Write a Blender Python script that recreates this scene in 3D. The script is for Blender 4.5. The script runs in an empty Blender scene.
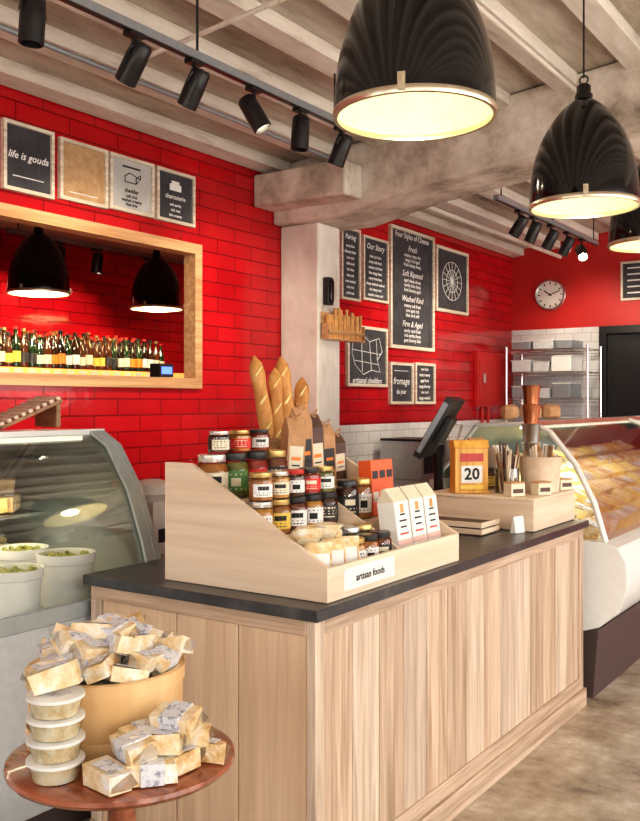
import bpy, bmesh, math, random
from mathutils import Matrix, Vector, Euler
random.seed(7)
scene = bpy.context.scene
scene.view_settings.view_transform = 'Standard'
try: scene.view_settings.look = 'Medium High Contrast'
except Exception:
    try: scene.view_settings.look = 'None'
    except Exception: pass

# ------------------------------------------------------------------ materials
def newmat(name):
    m = bpy.data.materials.new(name); m.use_nodes = True
    nt = m.node_tree; b = nt.nodes['Principled BSDF']
    return m, nt, b
def rgba(c): return (c[0], c[1], c[2], 1)
def plain(name, c, rough=0.5, metal=0.0, emit=None, es=0, coat=0, var=0.06, vs=30):
    m, nt, b = newmat(name)
    b.inputs['Roughness'].default_value = rough
    b.inputs['Metallic'].default_value = metal
    b.inputs['Coat Weight'].default_value = coat
    n = nt.nodes.new('ShaderNodeTexNoise'); n.inputs['Scale'].default_value = vs
    tc = nt.nodes.new('ShaderNodeTexCoord'); nt.links.new(tc.outputs['Object'], n.inputs['Vector'])
    r = nt.nodes.new('ShaderNodeValToRGB')
    r.color_ramp.elements[0].position = .3; r.color_ramp.elements[1].position = .7
    r.color_ramp.elements[0].color = rgba([max(0, x*(1-var)) for x in c])
    r.color_ramp.elements[1].color = rgba([min(1, x*(1+var)) for x in c])
    nt.links.new(n.outputs['Fac'], r.inputs['Fac']); nt.links.new(r.outputs['Color'], b.inputs['Base Color'])
    if emit:
        b.inputs['Emission Color'].default_value = rgba(emit); b.inputs['Emission Strength'].default_value = es
    return m
def ramp(nt, stops):
    r = nt.nodes.new('ShaderNodeValToRGB'); e = r.color_ramp.elements
    e[0].position = stops[0][0]; e[0].color = rgba(stops[0][1])
    e[1].position = stops[-1][0]; e[1].color = rgba(stops[-1][1])
    for p, c in stops[1:-1]:
        x = e.new(p); x.color = rgba(c)
    return r
def wood(name, dark, light, axis='Z', scale=1.0, rough=0.45, contrast=1.0, off=0.0, coat=0.0):
    m, nt, b = newmat(name); b.inputs['Roughness'].default_value = rough; b.inputs['Coat Weight'].default_value = coat
    tc = nt.nodes.new('ShaderNodeTexCoord'); mp = nt.nodes.new('ShaderNodeMapping')
    s = [22*scale]*3; s['XYZ'.index(axis)] = 1.0*scale
    mp.inputs['Scale'].default_value = s; mp.inputs['Location'].default_value = (off, off*1.7, off*.6)
    nt.links.new(tc.outputs['Object'], mp.inputs['Vector'])
    n = nt.nodes.new('ShaderNodeTexNoise'); n.inputs['Scale'].default_value = 1.0
    n.inputs['Detail'].default_value = 8; n.inputs['Distortion'].default_value = .8
    nt.links.new(mp.outputs['Vector'], n.inputs['Vector'])
    n2 = nt.nodes.new('ShaderNodeTexNoise'); n2.inputs['Scale'].default_value = 5.0; n2.inputs['Detail'].default_value = 4
    nt.links.new(mp.outputs['Vector'], n2.inputs['Vector'])
    mx = nt.nodes.new('ShaderNodeMath'); mx.operation = 'MULTIPLY_ADD'
    mx.inputs[1].default_value = .35; nt.links.new(n2.outputs['Fac'], mx.inputs[0]); nt.links.new(n.outputs['Fac'], mx.inputs[2])
    mid = [(a+c)/2 for a, c in zip(dark, light)]
    h = .16/contrast
    r = ramp(nt, [(.67-h, dark), (.67, mid), (.67+h, light)])
    nt.links.new(mx.outputs[0], r.inputs['Fac']); nt.links.new(r.outputs['Color'], b.inputs['Base Color'])
    bp = nt.nodes.new('ShaderNodeBump'); bp.inputs['Strength'].default_value = .12; bp.inputs['Distance'].default_value = .01
    nt.links.new(mx.outputs[0], bp.inputs['Height']); nt.links.new(bp.outputs['Normal'], b.inputs['Normal'])
    return m
def tile(name, c1, c2, mortar, bw, bh, plane='YZ', rough=.22, msz=.006, bump=.6):
    m, nt, b = newmat(name); b.inputs['Roughness'].default_value = rough
    tc = nt.nodes.new('ShaderNodeTexCoord'); sp = nt.nodes.new('ShaderNodeSeparateXYZ'); cb = nt.nodes.new('ShaderNodeCombineXYZ')
    nt.links.new(tc.outputs['Object'], sp.inputs[0])
    nt.links.new(sp.outputs[plane[0]], cb.inputs['X']); nt.links.new(sp.outputs[plane[1]], cb.inputs['Y'])
    br = nt.nodes.new('ShaderNodeTexBrick'); nt.links.new(cb.outputs[0], br.inputs['Vector'])
    br.inputs['Scale'].default_value = 1.0; br.inputs['Brick Width'].default_value = bw; br.inputs['Row Height'].default_value = bh
    br.inputs['Mortar Size'].default_value = msz; br.inputs['Mortar Smooth'].default_value = .3
    br.inputs['Color1'].default_value = rgba(c1); br.inputs['Color2'].default_value = rgba(c2); br.inputs['Mortar'].default_value = rgba(mortar)
    n = nt.nodes.new('ShaderNodeTexNoise'); n.inputs['Scale'].default_value = 2.5; n.inputs['Detail'].default_value = 5
    nt.links.new(tc.outputs['Object'], n.inputs['Vector'])
    rr = ramp(nt, [(.3, (.82, .82, .82)), (.7, (1.1, 1.1, 1.1))]); nt.links.new(n.outputs['Fac'], rr.inputs['Fac'])
    mx = nt.nodes.new('ShaderNodeMix'); mx.data_type = 'RGBA'; mx.blend_type = 'MULTIPLY'; mx.inputs[0].default_value = 1
    nt.links.new(br.outputs['Color'], mx.inputs[6]); nt.links.new(rr.outputs['Color'], mx.inputs[7])
    nt.links.new(mx.outputs[2], b.inputs['Base Color'])
    inv = nt.nodes.new('ShaderNodeMath'); inv.operation = 'SUBTRACT'; inv.inputs[0].default_value = 1
    nt.links.new(br.outputs['Fac'], inv.inputs[1])
    ad = nt.nodes.new('ShaderNodeMath'); ad.operation = 'MULTIPLY_ADD'; ad.inputs[1].default_value = .25
    n3 = nt.nodes.new('ShaderNodeTexNoise'); n3.inputs['Scale'].default_value = 14; nt.links.new(tc.outputs['Object'], n3.inputs['Vector'])
    nt.links.new(n3.outputs['Fac'], ad.inputs[0]); nt.links.new(inv.outputs[0], ad.inputs[2])
    bp = nt.nodes.new('ShaderNodeBump'); bp.inputs['Strength'].default_value = bump; bp.inputs['Distance'].default_value = .008
    nt.links.new(ad.outputs[0], bp.inputs['Height']); nt.links.new(bp.outputs['Normal'], b.inputs['Normal'])
    return m
def mottled(name, stops, scale=3, rough=.7, bump=.2, stretch=(1, 1, 1), detail=10):
    m, nt, b = newmat(name); b.inputs['Roughness'].default_value = rough
    tc = nt.nodes.new('ShaderNodeTexCoord'); mp = nt.nodes.new('ShaderNodeMapping'); mp.inputs['Scale'].default_value = stretch
    nt.links.new(tc.outputs['Object'], mp.inputs['Vector'])
    n = nt.nodes.new('ShaderNodeTexNoise'); n.inputs['Scale'].default_value = scale; n.inputs['Detail'].default_value = detail
    n.inputs['Roughness'].default_value = .65
    nt.links.new(mp.outputs['Vector'], n.inputs['Vector'])
    r = ramp(nt, stops); nt.links.new(n.outputs['Fac'], r.inputs['Fac']); nt.links.new(r.outputs['Color'], b.inputs['Base Color'])
    bp = nt.nodes.new('ShaderNodeBump'); bp.inputs['Strength'].default_value = bump; bp.inputs['Distance'].default_value = .02
    nt.links.new(n.outputs['Fac'], bp.inputs['Height']); nt.links.new(bp.outputs['Normal'], b.inputs['Normal'])
    return m
def glassmat(name, tint=(1, 1, 1), base=.06, rough=.03, k=.8):
    m = bpy.data.materials.new(name); m.use_nodes = True; nt = m.node_tree; nt.nodes.clear()
    o = nt.nodes.new('ShaderNodeOutputMaterial'); t = nt.nodes.new('ShaderNodeBsdfTransparent'); g = nt.nodes.new('ShaderNodeBsdfGlossy')
    t.inputs['Color'].default_value = rgba(tint); g.inputs['Roughness'].default_value = rough
    f = nt.nodes.new('ShaderNodeFresnel'); f.inputs['IOR'].default_value = 1.45
    a = nt.nodes.new('ShaderNodeMath'); a.operation = 'MULTIPLY_ADD'; a.inputs[1].default_value = k; a.inputs[2].default_value = base; a.use_clamp = True
    nt.links.new(f.outputs[0], a.inputs[0])
    mx = nt.nodes.new('ShaderNodeMixShader'); nt.links.new(a.outputs[0], mx.inputs[0]); nt.links.new(t.outputs[0], mx.inputs[1]); nt.links.new(g.outputs[0], mx.inputs[2])
    nt.links.new(mx.outputs[0], o.inputs['Surface'])
    return m

RED_TILE = tile('red_glazed_tile', (.46, .006, .012), (.55, .010, .016), (.19, .004, .006), .36, .098, msz=.0045, bump=.6, rough=.14)
RED_PAINT = plain('red_paint', (.52, .02, .018), .5, var=.08, vs=3)
WHITE_TILE = tile('white_wall_tile', (.78, .78, .77), (.84, .84, .82), (.55, .55, .53), .2, .1, msz=.004, bump=.3)
WHITE_TILE_X = tile('white_wall_tile_far', (.76, .77, .78), (.82, .82, .82), (.55, .55, .55), .2, .1, plane='XZ', msz=.004, bump=.3)
CONCRETE = mottled('raw_concrete', [(.30, (.22, .18, .14)), (.42, (.48, .42, .35)), (.53, (.68, .62, .54)), (.68, (.86, .82, .76))], 3.6, .8, .7)
COLCONC = mottled('painted_concrete', [(.29, (.42, .37, .31)), (.42, (.70, .65, .58)), (.70, (.88, .86, .81))], 4, .8, .5, (1, 1, .5))
CEIL = mottled('ceiling_board', [(.30, (.24, .19, .14)), (.45, (.46, .40, .33)), (.68, (.72, .66, .58))], 3, .85, .4, (2, .35, 1))
CEILRIB = mottled('ceiling_rib_paint', [(.29, (.44, .38, .32)), (.42, (.70, .65, .58)), (.70, (.88, .85, .79))], 3, .8, .4, (3, .5, 3))
FLOORM = mottled('polished_concrete_floor', [(.30, (.17, .125, .085)), (.42, (.33, .265, .19)), (.56, (.46, .39, .30)), (.70, (.62, .56, .47))], 5, .26, .05)
OAK = [wood('oak_plank_%d' % i, d, l, 'Z', 1.4, .45, .8, off=i*3.1) for i, (d, l) in enumerate([
    ((.38, .255, .17), (.70, .54, .40)), ((.31, .21, .14), (.60, .45, .33)), ((.42, .31, .225), (.74, .60, .47)), ((.35, .26, .19), (.64, .51, .40))])]
OAKY = wood('oak_rail', (.34, .235, .16), (.62, .47, .35), 'Y', 1.2, .45)
OAKX = wood('oak_rail_x', (.42, .285, .19), (.68, .51, .37), 'X', 1.2, .45)
PANEL = wood('pale_panel_wood', (.54, .36, .23), (.80, .60, .42), 'Z', .8, .4, .6)
PLY = wood('birch_plywood', (.66, .50, .35), (.86, .72, .56), 'X', .7, .45, .5)
PLYY = wood('birch_plywood_y', (.66, .50, .35), (.86, .72, .56), 'Y', .7, .45, .5)
FRAMEW = wood('honey_wood_frame', (.46, .24, .11), (.68, .42, .22), 'Y', 1.5, .4)
STICK = plain('breadstick_crust', (.68, .36, .12), .6, var=.25, vs=25)
PALEFR = wood('whitewashed_frame', (.58, .50, .39), (.84, .78, .66), 'Y', 2, .5)
REDWOOD = wood('cherry_table_wood', (.22, .06, .025), (.40, .13, .06), 'X', 1.0, .2, coat=.5)
TUBW = wood('bent_wood_veneer', (.64, .38, .16), (.84, .58, .30), 'Z', .4, .45, .4)
DARKW = wood('brown_wood', (.22, .11, .05), (.42, .24, .12), 'X', 1.5, .5)
WICKER = wood('wicker', (.34, .19, .08), (.60, .38, .18), 'X', 2.5, .6)
CALW = wood('golden_wood', (.58, .27, .03), (.80, .44, .09), 'Z', 1.5, .35)
SLATE = mottled('slate_countertop', [(.3, (.022, .022, .024)), (.55, (.055, .054, .057)), (.8, (.12, .12, .12))], 8, .30, .05)
BLACKG = plain('black_enamel', (.004, .004, .006), .14, coat=.3, var=.02)
BLACKM = plain('black_satin', (.012, .012, .014), .35)
BLACKF = plain('black_flat', (.02, .02, .022), .8)
STEEL = plain('brushed_steel', (.62, .62, .62), .28, 1)
CHROME = plain('chrome', (.8, .8, .8), .12, 1)
ALU = plain('satin_aluminium', (.70, .62, .48), .3, .9)
GREYM = plain('grey_metal', (.30, .33, .36), .35, .3)
GREYC = plain('grey_ceiling_paint', (.45, .45, .45), .7)
CASEGREY = plain('case_frame_grey', (.46, .52, .53), .25, .2)
CASEWH = plain('case_white_enamel', (.82, .83, .81), .25, coat=.3, var=.02)
CASEPANEL = plain('case_panel_grey', (.58, .62, .64), .35, .1)
CASEBACK = plain('case_back_panel', (.30, .36, .36), .2, .2, var=.15, vs=3)
DARKBASE = plain('case_plinth_brown', (.075, .05, .045), .5)
WHITE = plain('white_ceramic', (.86, .86, .83), .15, coat=.5, var=.02)
PAPER = plain('white_paper', (.80, .78, .74), .7, var=.03)
GREYPAPER = plain('grey_sketch_paper', (.50, .50, .49), .7, var=.1, vs=8)
KRAFT = plain('kraft_paper', (.50, .28, .14), .75, var=.12)
CREAMIN = plain('lamp_inner_cream', (.76, .70, .50), .5)
BULB = plain('bulb_glow', (1, .9, .7), .5, emit=(1, .85, .6), es=3)
SPOTON = plain('spot_glow', (1, .9, .7), .5, emit=(1, .85, .6), es=60)
STRIP = plain('case_light_strip', (1, .95, .85), .5, emit=(1, .92, .75), es=2)
BOARD = mottled('chalkboard', [(.3, (.03, .031, .038)), (.7, (.085, .085, .095))], 6, .75, .02)
CHALK = plain('chalk', (.85, .85, .84), .9)
CORK = mottled('kraft_notice', [(.3, (.42, .25, .12)), (.7, (.62, .42, .24))], 20, .85, .1)
GLASS = glassmat('clear_glass', (.985, .995, .99), .025, k=.65)
JARGL = glassmat('jar_glass', (.97, .97, .95), .05)
PLASTIC = glassmat('clear_plastic', (.98, .98, .97), .10, .15, k=.5)
FROST = plain('translucent_white_lid', (.78, .77, .73), .3, var=.06)
CRUST = mottled('baguette_crust', [(.3, (.40, .14, .03)), (.55, (.68, .34, .10)), (.8, (.88, .62, .32))], 14, .6, .4, (1, 1, .5))
CHEESE = mottled('wrapped_cheese', [(.30, (.50, .27, .10)), (.40, (.80, .58, .30)), (.51, (.88, .72, .48)), (.60, (.92, .84, .70)), (.68, (.96, .96, .95))], 20, .12, .7)  # whitest patches paint the plastic wrap's glare into the colour
CHEESE2 = mottled('aged_cheese', [(.3, (.45, .22, .08)), (.43, (.76, .50, .22)), (.54, (.88, .70, .44)), (.66, (.95, .92, .86))], 20, .14, .7)
PCHEESE = mottled('pale_cheese_cubes', [(.35, (.66, .46, .20)), (.5, (.88, .76, .50)), (.7, (.96, .93, .84))], 30, .3, .6)
YCHEESE = mottled('yellow_cheese', [(.3, (.80, .56, .14)), (.55, (.92, .78, .36)), (.75, (.95, .92, .72))], 10, .25, .3)
LABELG = mottled('printed_label', [(.40, (.30, .31, .38)), (.46, (.68, .68, .72)), (.75, (.82, .81, .81))], 60, .35, .0)
OLIVE = mottled('olive_salad', [(.3, (.10, .13, .015)), (.5, (.30, .33, .06)), (.7, (.52, .47, .16))], 40, .25, .8)
JAMS = [plain('jam_%d' % i, c, .25, coat=.4, var=.25, vs=40) for i, c in enumerate([(.20, .05, .02), (.42, .16, .03), (.08, .025, .02), (.60, .30, .06), (.36, .035, .02), (.16, .17, .03)])]
LIDG = plain('gold_lid', (.66, .46, .18), .3, .8)
LIDB = plain('black_lid', (.03, .03, .03), .3)
LIDW = plain('silver_lid', (.72, .70, .66), .25, .8)
LIDR = plain('red_lid', (.5, .03, .02), .35)
LBLS = [plain('label_%s' % n, c, .55, var=.05, vs=60) for n, c in [('cream', (.74, .66, .50)), ('white', (.76, .75, .72)), ('red', (.68, .03, .02)), ('black', (.03, .03, .03)), ('orange', (.82, .24, .03)), ('pink', (.70, .44, .38)), ('green', (.10, .24, .07)), ('yellow', (.80, .56, .10))]]
COPPER = plain('copper', (.72, .30, .16), .25, .9)
ORANGE = plain('orange_box', (.80, .13, .03), .45)
LEATHER = plain('dark_brown_card', (.09, .04, .025), .5, var=.2)
SCREEN = plain('screen_glass', (.012, .015, .02), .06)
BOTTLES = [plain('beer_glass_%d' % i, c, .1, coat=1) for i, c in enumerate([(.02, .012, .008), (.08, .025, .01), (.04, .018, .01), (.015, .035, .015)])]
AMBERSH = plain('shelf_glow_strip', (.8, .35, .1), .5, emit=(1, .35, .08), es=1.0)
BLUE = plain('blue_display', (.05, .1, .6), .4, emit=(.1, .2, 1), es=2)

# ------------------------------------------------------------------ builder
def T(x=0, y=0, z=0, rx=0, ry=0, rz=0, s=1):
    return Matrix.Translation((x, y, z)) @ Euler((math.radians(rx), math.radians(ry), math.radians(rz))).to_matrix().to_4x4() @ Matrix.Scale(s, 4)
class B:
    def __init__(s): s.v = []; s.f = []; s.fm = []; s.mats = []; s.M = Matrix.Identity(4)
    def mi(s, m):
        if m not in s.mats: s.mats.append(m)
        return s.mats.index(m)
    def add(s, vs, fs, mat, M=None):
        Mx = s.M @ M if M is not None else s.M
        o = len(s.v); s.v += [Mx @ Vector(v) for v in vs]; k = s.mi(mat)
        for f in fs: s.f.append([i+o for i in f]); s.fm.append(k)
    def box(s, x0, x1, y0, y1, z0, z1, mat, M=None):
        vs = [(x0, y0, z0), (x1, y0, z0), (x1, y1, z0), (x0, y1, z0), (x0, y0, z1), (x1, y0, z1), (x1, y1, z1), (x0, y1, z1)]
        s.add(vs, [(0, 3, 2, 1), (4, 5, 6, 7), (0, 1, 5, 4), (1, 2, 6, 5), (2, 3, 7, 6), (3, 0, 4, 7)], mat, M)
    def lathe(s, prof, mat, M=None, seg=28, caps=True, sx=1, sy=1):
        vs = []; fs = []; rings = []
        for r, z in prof:
            if r < 1e-6: rings.append([len(vs)]); vs.append((0, 0, z))
            else:
                rings.append(list(range(len(vs), len(vs)+seg)))
                for i in range(seg):
                    a = 2*math.pi*i/seg; vs.append((r*math.cos(a)*sx, r*math.sin(a)*sy, z))
        for a, b in zip(rings, rings[1:]):
            for i in range(seg):
                j = (i+1) % seg
                if len(a) == 1 and len(b) == 1: continue
                if len(a) == 1: fs.append((a[0], b[j], b[i]))
                elif len(b) == 1: fs.append((a[i], a[j], b[0]))
                else: fs.append((a[i], a[j], b[j], b[i]))
        if caps:
            if len(rings[0]) > 1: fs.append(tuple(reversed(rings[0])))
            if len(rings[-1]) > 1: fs.append(tuple(rings[-1]))
        s.add(vs, fs, mat, M)
    def cyl(s, r, z0, z1, mat, M=None, seg=24): s.lathe([(r, z0), (r, z1)], mat, M, seg)
    def prismY(s, poly, y0, y1, mat, M=None, caps=True):
        n = len(poly); vs = [(x, y0, z) for x, z in poly]+[(x, y1, z) for x, z in poly]
        fs = [(i, (i+1) % n, (i+1) % n+n, i+n) for i in range(n)]
        if caps: fs += [tuple(reversed(range(n))), tuple(range(n, 2*n))]
        s.add(vs, fs, mat, M)
    def sheetY(s, line, y0, y1, mat, th=.006):
        up = []; n = len(line)
        for i, (x, z) in enumerate(line):
            a = Vector(line[max(0, i-1)]); b = Vector(line[min(n-1, i+1)]); d = (b-a).normalized()
            up.append((x-d.y*th, z+d.x*th))
        s.prismY(list(line)+list(reversed(up)), y0, y1, mat)
    def tube(s, pts, rad, mat, seg=8, M=None, caps=True):
        pts = [Vector(p) for p in pts]; n = len(pts)
        rad = rad if isinstance(rad, (list, tuple)) else [rad]*n
        vs = []; fs = []; prev = None
        for i, p in enumerate(pts):
            d = (pts[min(n-1, i+1)]-pts[max(0, i-1)]).normalized()
            if prev is None: u = d.orthogonal().normalized()
            else: u = (prev-d*prev.dot(d)).normalized()
            prev = u; w = d.cross(u)
            for k in range(seg):
                a = 2*math.pi*k/seg; vs.append(p+(u*math.cos(a)+w*math.sin(a))*rad[i])
        for i in range(n-1):
            for k in range(seg):
                j = (k+1) % seg; fs.append((i*seg+k, i*seg+j, (i+1)*seg+j, (i+1)*seg+k))
        if caps: fs += [tuple(reversed(range(seg))), tuple(range((n-1)*seg, n*seg))]
        s.add(vs, fs, mat, M)
    def torus(s, R, r, mat, M=None, seg=40, k=8):
        vs = []; fs = []
        for i in range(seg):
            a = 2*math.pi*i/seg
            for j in range(k):
                b = 2*math.pi*j/k; q = R+r*math.cos(b)
                vs.append((q*math.cos(a), q*math.sin(a), r*math.sin(b)))
        for i in range(seg):
            for j in range(k):
                fs.append((i*k+j, ((i+1) % seg)*k+j, ((i+1) % seg)*k+(j+1) % k, i*k+(j+1) % k))
        s.add(vs, fs, mat, M)
    def text(s, body, size, mat, M, align='CENTER', shear=0.0, off=0.0):
        cu = bpy.data.curves.new('t', 'FONT'); cu.body = body; cu.size = size; cu.align_x = align; cu.align_y = 'CENTER'
        cu.shear = shear; cu.offset = off; cu.resolution_u = 2
        ob = bpy.data.objects.new('t', cu); scene.collection.objects.link(ob)
        bpy.context.view_layer.update()
        me = ob.to_mesh()
        s.add([tuple(v.co) for v in me.vertices], [tuple(p.vertices) for p in me.polygons], mat, M)
        ob.to_mesh_clear(); bpy.data.objects.remove(ob); bpy.data.curves.remove(cu)
    def done(s, name, bevel=0.0, smooth=True, angle=40):
        me = bpy.data.meshes.new(name)
        c = Vector((0, 0, 0))
        if s.v:
            mn = Vector([min(v[i] for v in s.v) for i in range(3)]); mx = Vector([max(v[i] for v in s.v) for i in range(3)])
            c = (mn+mx)/2; c.z = mn.z
        me.from_pydata([tuple(v-c) for v in s.v], [], s.f)
        for m in s.mats: me.materials.append(m)
        me.polygons.foreach_set('material_index', s.fm)
        me.update()
        bm = bmesh.new(); bm.from_mesh(me); bmesh.ops.recalc_face_normals(bm, faces=bm.faces); bm.to_mesh(me); bm.free()
        if smooth:
            me.polygons.foreach_set('use_smooth', [True]*len(me.polygons))
            me.set_sharp_from_angle(angle=math.radians(angle))
        ob = bpy.data.objects.new(name, me); ob.location = c; scene.collection.objects.link(ob)
        if bevel:
            md = ob.modifiers.new('bevel', 'BEVEL'); md.width = bevel; md.segments = 2; md.limit_method = 'ANGLE'; md.angle_limit = math.radians(50)
        return ob
def area(name, loc, tgt, sx, sy, e, col):
    L = bpy.data.lights.new(name, 'AREA'); L.shape = 'RECTANGLE'; L.size = sx; L.size_y = sy; L.energy = e; L.color = col
    o = bpy.data.objects.new(name, L); scene.collection.objects.link(o); o.location = loc
    o.rotation_euler = (Vector(tgt)-Vector(loc)).to_track_quat('-Z', 'Y').to_euler(); return o

# ------------------------------------------------------------------ room
WX = -4.02; FY = 9.76; WT = .06
def ceilz(x): return 3.26+.104*(x-WX)
b = B(); b.box(-4.08, 3.2, -1.5, 10.0, -.1, 0, FLOORM); b.done('floor')
OY0, OY1, OZ0, OZ1 = 2.30, 4.42, 1.70, 2.515
b = B()
b.box(WX-WT, WX, -1.5, OY0, 0, 3.265, RED_TILE)
b.box(WX-WT, WX, OY1, 5.72, 0, 3.265, RED_TILE)
b.box(WX-WT, WX, 5.72, FY, 1.36, 3.265, RED_TILE)
b.box(WX-WT, WX, 5.72, FY, 0, 1.36, WHITE_TILE)
b.box(WX-WT, WX, OY0, OY1, 0, OZ0, RED_TILE)
b.box(WX-WT, WX, OY0, OY1, OZ1, 3.265, RED_TILE)
b.done('wall_left')
b = B()
b.box(WX, 3.2, FY, FY+.15, 2.36, 4.1, RED_PAINT)
b.box(WX, -3.02, FY, FY+.15, 0, 2.36, WHITE_TILE_X)
b.box(-1.85, 3.2, FY, FY+.15, 0, 2.36, RED_PAINT)
b.done('wall_far')
b = B()
b.box(-3.02, -1.85, FY+.02, FY+.10, 0, 2.36, BLACKF)
b.box(-3.02, -2.94, FY-.03, FY+.02, 0, 2.36, BLACKM); b.box(-1.93, -1.85, FY-.03, FY+.02, 0, 2.36, BLACKM); b.box(-2.94, -1.93, FY-.03, FY+.02, 2.28, 2.36, BLACKM)
b.box(-2.88, -1.99, FY-.01, FY+.02, .1, 2.2, BLACKM)
b.done('door_1')
b = B(); X = 3.2  # unseen wall, added so its bright openings reflect in the pendant lamps
b.box(X, X+.15, -1.5, FY, 0, .35, COLCONC); b.box(X, X+.15, -1.5, FY, 3.3, 4.1, COLCONC)
for y in (-1.5, .75, 3.0, 5.25, 7.5, 9.56): b.box(X, X+.15, y, y+.2, .35, 3.3, COLCONC)
b.done('wall_right')
NZ0, NZ1 = .9, 2.7  # unseen near wall; openings kept small to cut light on the foreground
b = B()
b.box(WX-WT, 3.35, -1.65, -1.5, 0, NZ0, COLCONC); b.box(WX-WT, 3.35, -1.65, -1.5, NZ1, 4.1, COLCONC)
for x, w_ in ((WX-WT, .9), (-2.1, .8), (-.1, .8), (1.9, 1.45)): b.box(x, x+w_, -1.65, -1.5, NZ0, NZ1, COLCONC)
b.done('wall_near')
k = 1
for y in (-1.3, .95, 3.2, 5.45, 7.7):
    b = B(); y1 = min(y+2.05, 9.56)
    for yy in (y, (y+y1)/2-.02, y1-.04): b.box(X+.05, X+.10, yy, yy+.04, .35, 3.3, BLACKM)
    for z in (.35, 2.4, 3.26): b.box(X+.05, X+.10, y, y1, z, z+.04, BLACKM)
    b.done('window_%d' % k); k += 1
for x, x1 in ((WX-WT+.9, -2.1), (-1.3, -.1), (.7, 1.9)):
    b = B()
    for xx in (x, x1-.04): b.box(xx, xx+.04, -1.6, -1.55, NZ0, NZ1, BLACKM)
    for z in (NZ0, 1.9, NZ1-.04): b.box(x, x1, -1.6, -1.55, z, z+.04, BLACKM)
    b.done('window_%d' % k); k += 1
b = B()
x0, x1 = WX-WT, 3.35
b.prismY([(x0, ceilz(x0)), (x1, ceilz(x1)), (x1, ceilz(x1)+.12), (x0, ceilz(x0)+.12)], -1.65, FY+.15, CEIL)
b.done('ceiling')
b = B(); x = WX+.02
while x < 3.0:
    w = .13; z = ceilz(x)
    b.prismY([(x, z-.075), (x+w, z-.075+.013), (x+w, z+.012), (x, z)], -1.5, FY-.01, CEILRIB)
    x += .42
b.done('ceiling_joists')
b = B(); b.box(WX+.003, -3.68, 5.37, 5.66, 0, 2.84, COLCONC); b.done('concrete_column', bevel=.012)
b = B()
poly = [(WX+.003, 2.84), (-3.45, 2.84), (-2.9, 2.95), (3.1, 3.60), (3.1, 3.99), (WX+.003, 3.255)]
b.prismY(poly, 5.28, 5.78, CONCRETE)
b.box(WX+.003, -3.25, 5.05, 5.28, 2.93, 3.16, CONCRETE)
b.done('concrete_beam', bevel=.015)

b = B(); e = .062; q = .004
b.box(WX-WT-.01, WX+.03, OY0-e, OY0+q, OZ0-e, OZ1+e, FRAMEW); b.box(WX-WT-.01, WX+.03, OY1-q, OY1+e, OZ0-e, OZ1+e, FRAMEW)
b.box(WX-WT-.01, WX+.03, OY0, OY1, OZ0-e, OZ0+q, FRAMEW); b.box(WX-WT-.01, WX+.03, OY0, OY1, OZ1-q, OZ1+e, FRAMEW)
b.done('trim_1')
BW = WX-WT-.012
b = B(); b.box(-6.5, -6.4, 1.5, 7.2, 0, 2.98, RED_TILE); b.done('wall_back_room')
b = B(); b.box(-6.4, BW, 7.1, 7.2, 0, 2.98, RED_PAINT); b.done('wall_back_room_end')
b = B(); b.box(-6.4, BW, 1.5, 1.6, 0, 2.98, RED_PAINT); b.done('wall_back_room_near')
b = B(); b.box(-6.5, BW, 1.5, 7.2, 2.98, 3.06, GREYC); b.done('ceiling_back_room')
b = B(); b.box(-6.5, BW, 1.5, 7.2, -.1, 0, FLOORM); b.done('floor_back_room')

b = B(); b.box(-6.395, -6.02, 3.4, 7.0, 1.77, 1.81, FRAMEW); b.box(-6.02, -6.005, 3.4, 7.0, 1.745, 1.825, AMBERSH)
for yy in (3.5, 4.7, 5.9, 6.9): b.box(-6.395, -6.1, yy, yy+.03, 1.60, 1.77, FRAMEW)
for i in range(22): b.box(-6.004, -6.0, 3.5+i*.13, 3.58+i*.13, 1.755, 1.815, LBLS[0])
b.done('wall_shelf')
b = B(); y = 3.5; i = 0
while y < 6.3:
    for xx in (-6.07, -6.17, -6.27, -6.35):
        h = random.uniform(1.08, 1.30); M = T(xx, y+random.uniform(-.006, .006)+(.035 if xx in (-6.17, -6.35) else 0), 1.812, s=h)
        bm_ = random.choice(BOTTLES)
        b.lathe([(0, 0), (.030, 0), (.032, .02), (.032, .14), (.026, .17), (.013, .20), (.012, .25)], bm_, M, 12)
        b.lathe([(.014, .245), (.014, .262), (0, .262)], random.choice([LIDG, LIDB, LIDR]), M, 8, False)
        b.lathe([(.0328, .045), (.0328, .11)], [LBLS[0], LBLS[7], LBLS[3], LBLS[0], LBLS[4], LBLS[1]][(i//2) % 6], M, 12, False)
    y += .074; i += 1
b.done('beer_bottle_row')
b = B(); b.box(-4.085, -4.00, 4.1, 4.22, OZ0+.006, OZ0+.09, BLACKM); b.box(-4.00, -3.996, 4.115, 4.205, OZ0+.025, OZ0+.07, BLUE)
b.done('price_display')

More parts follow.
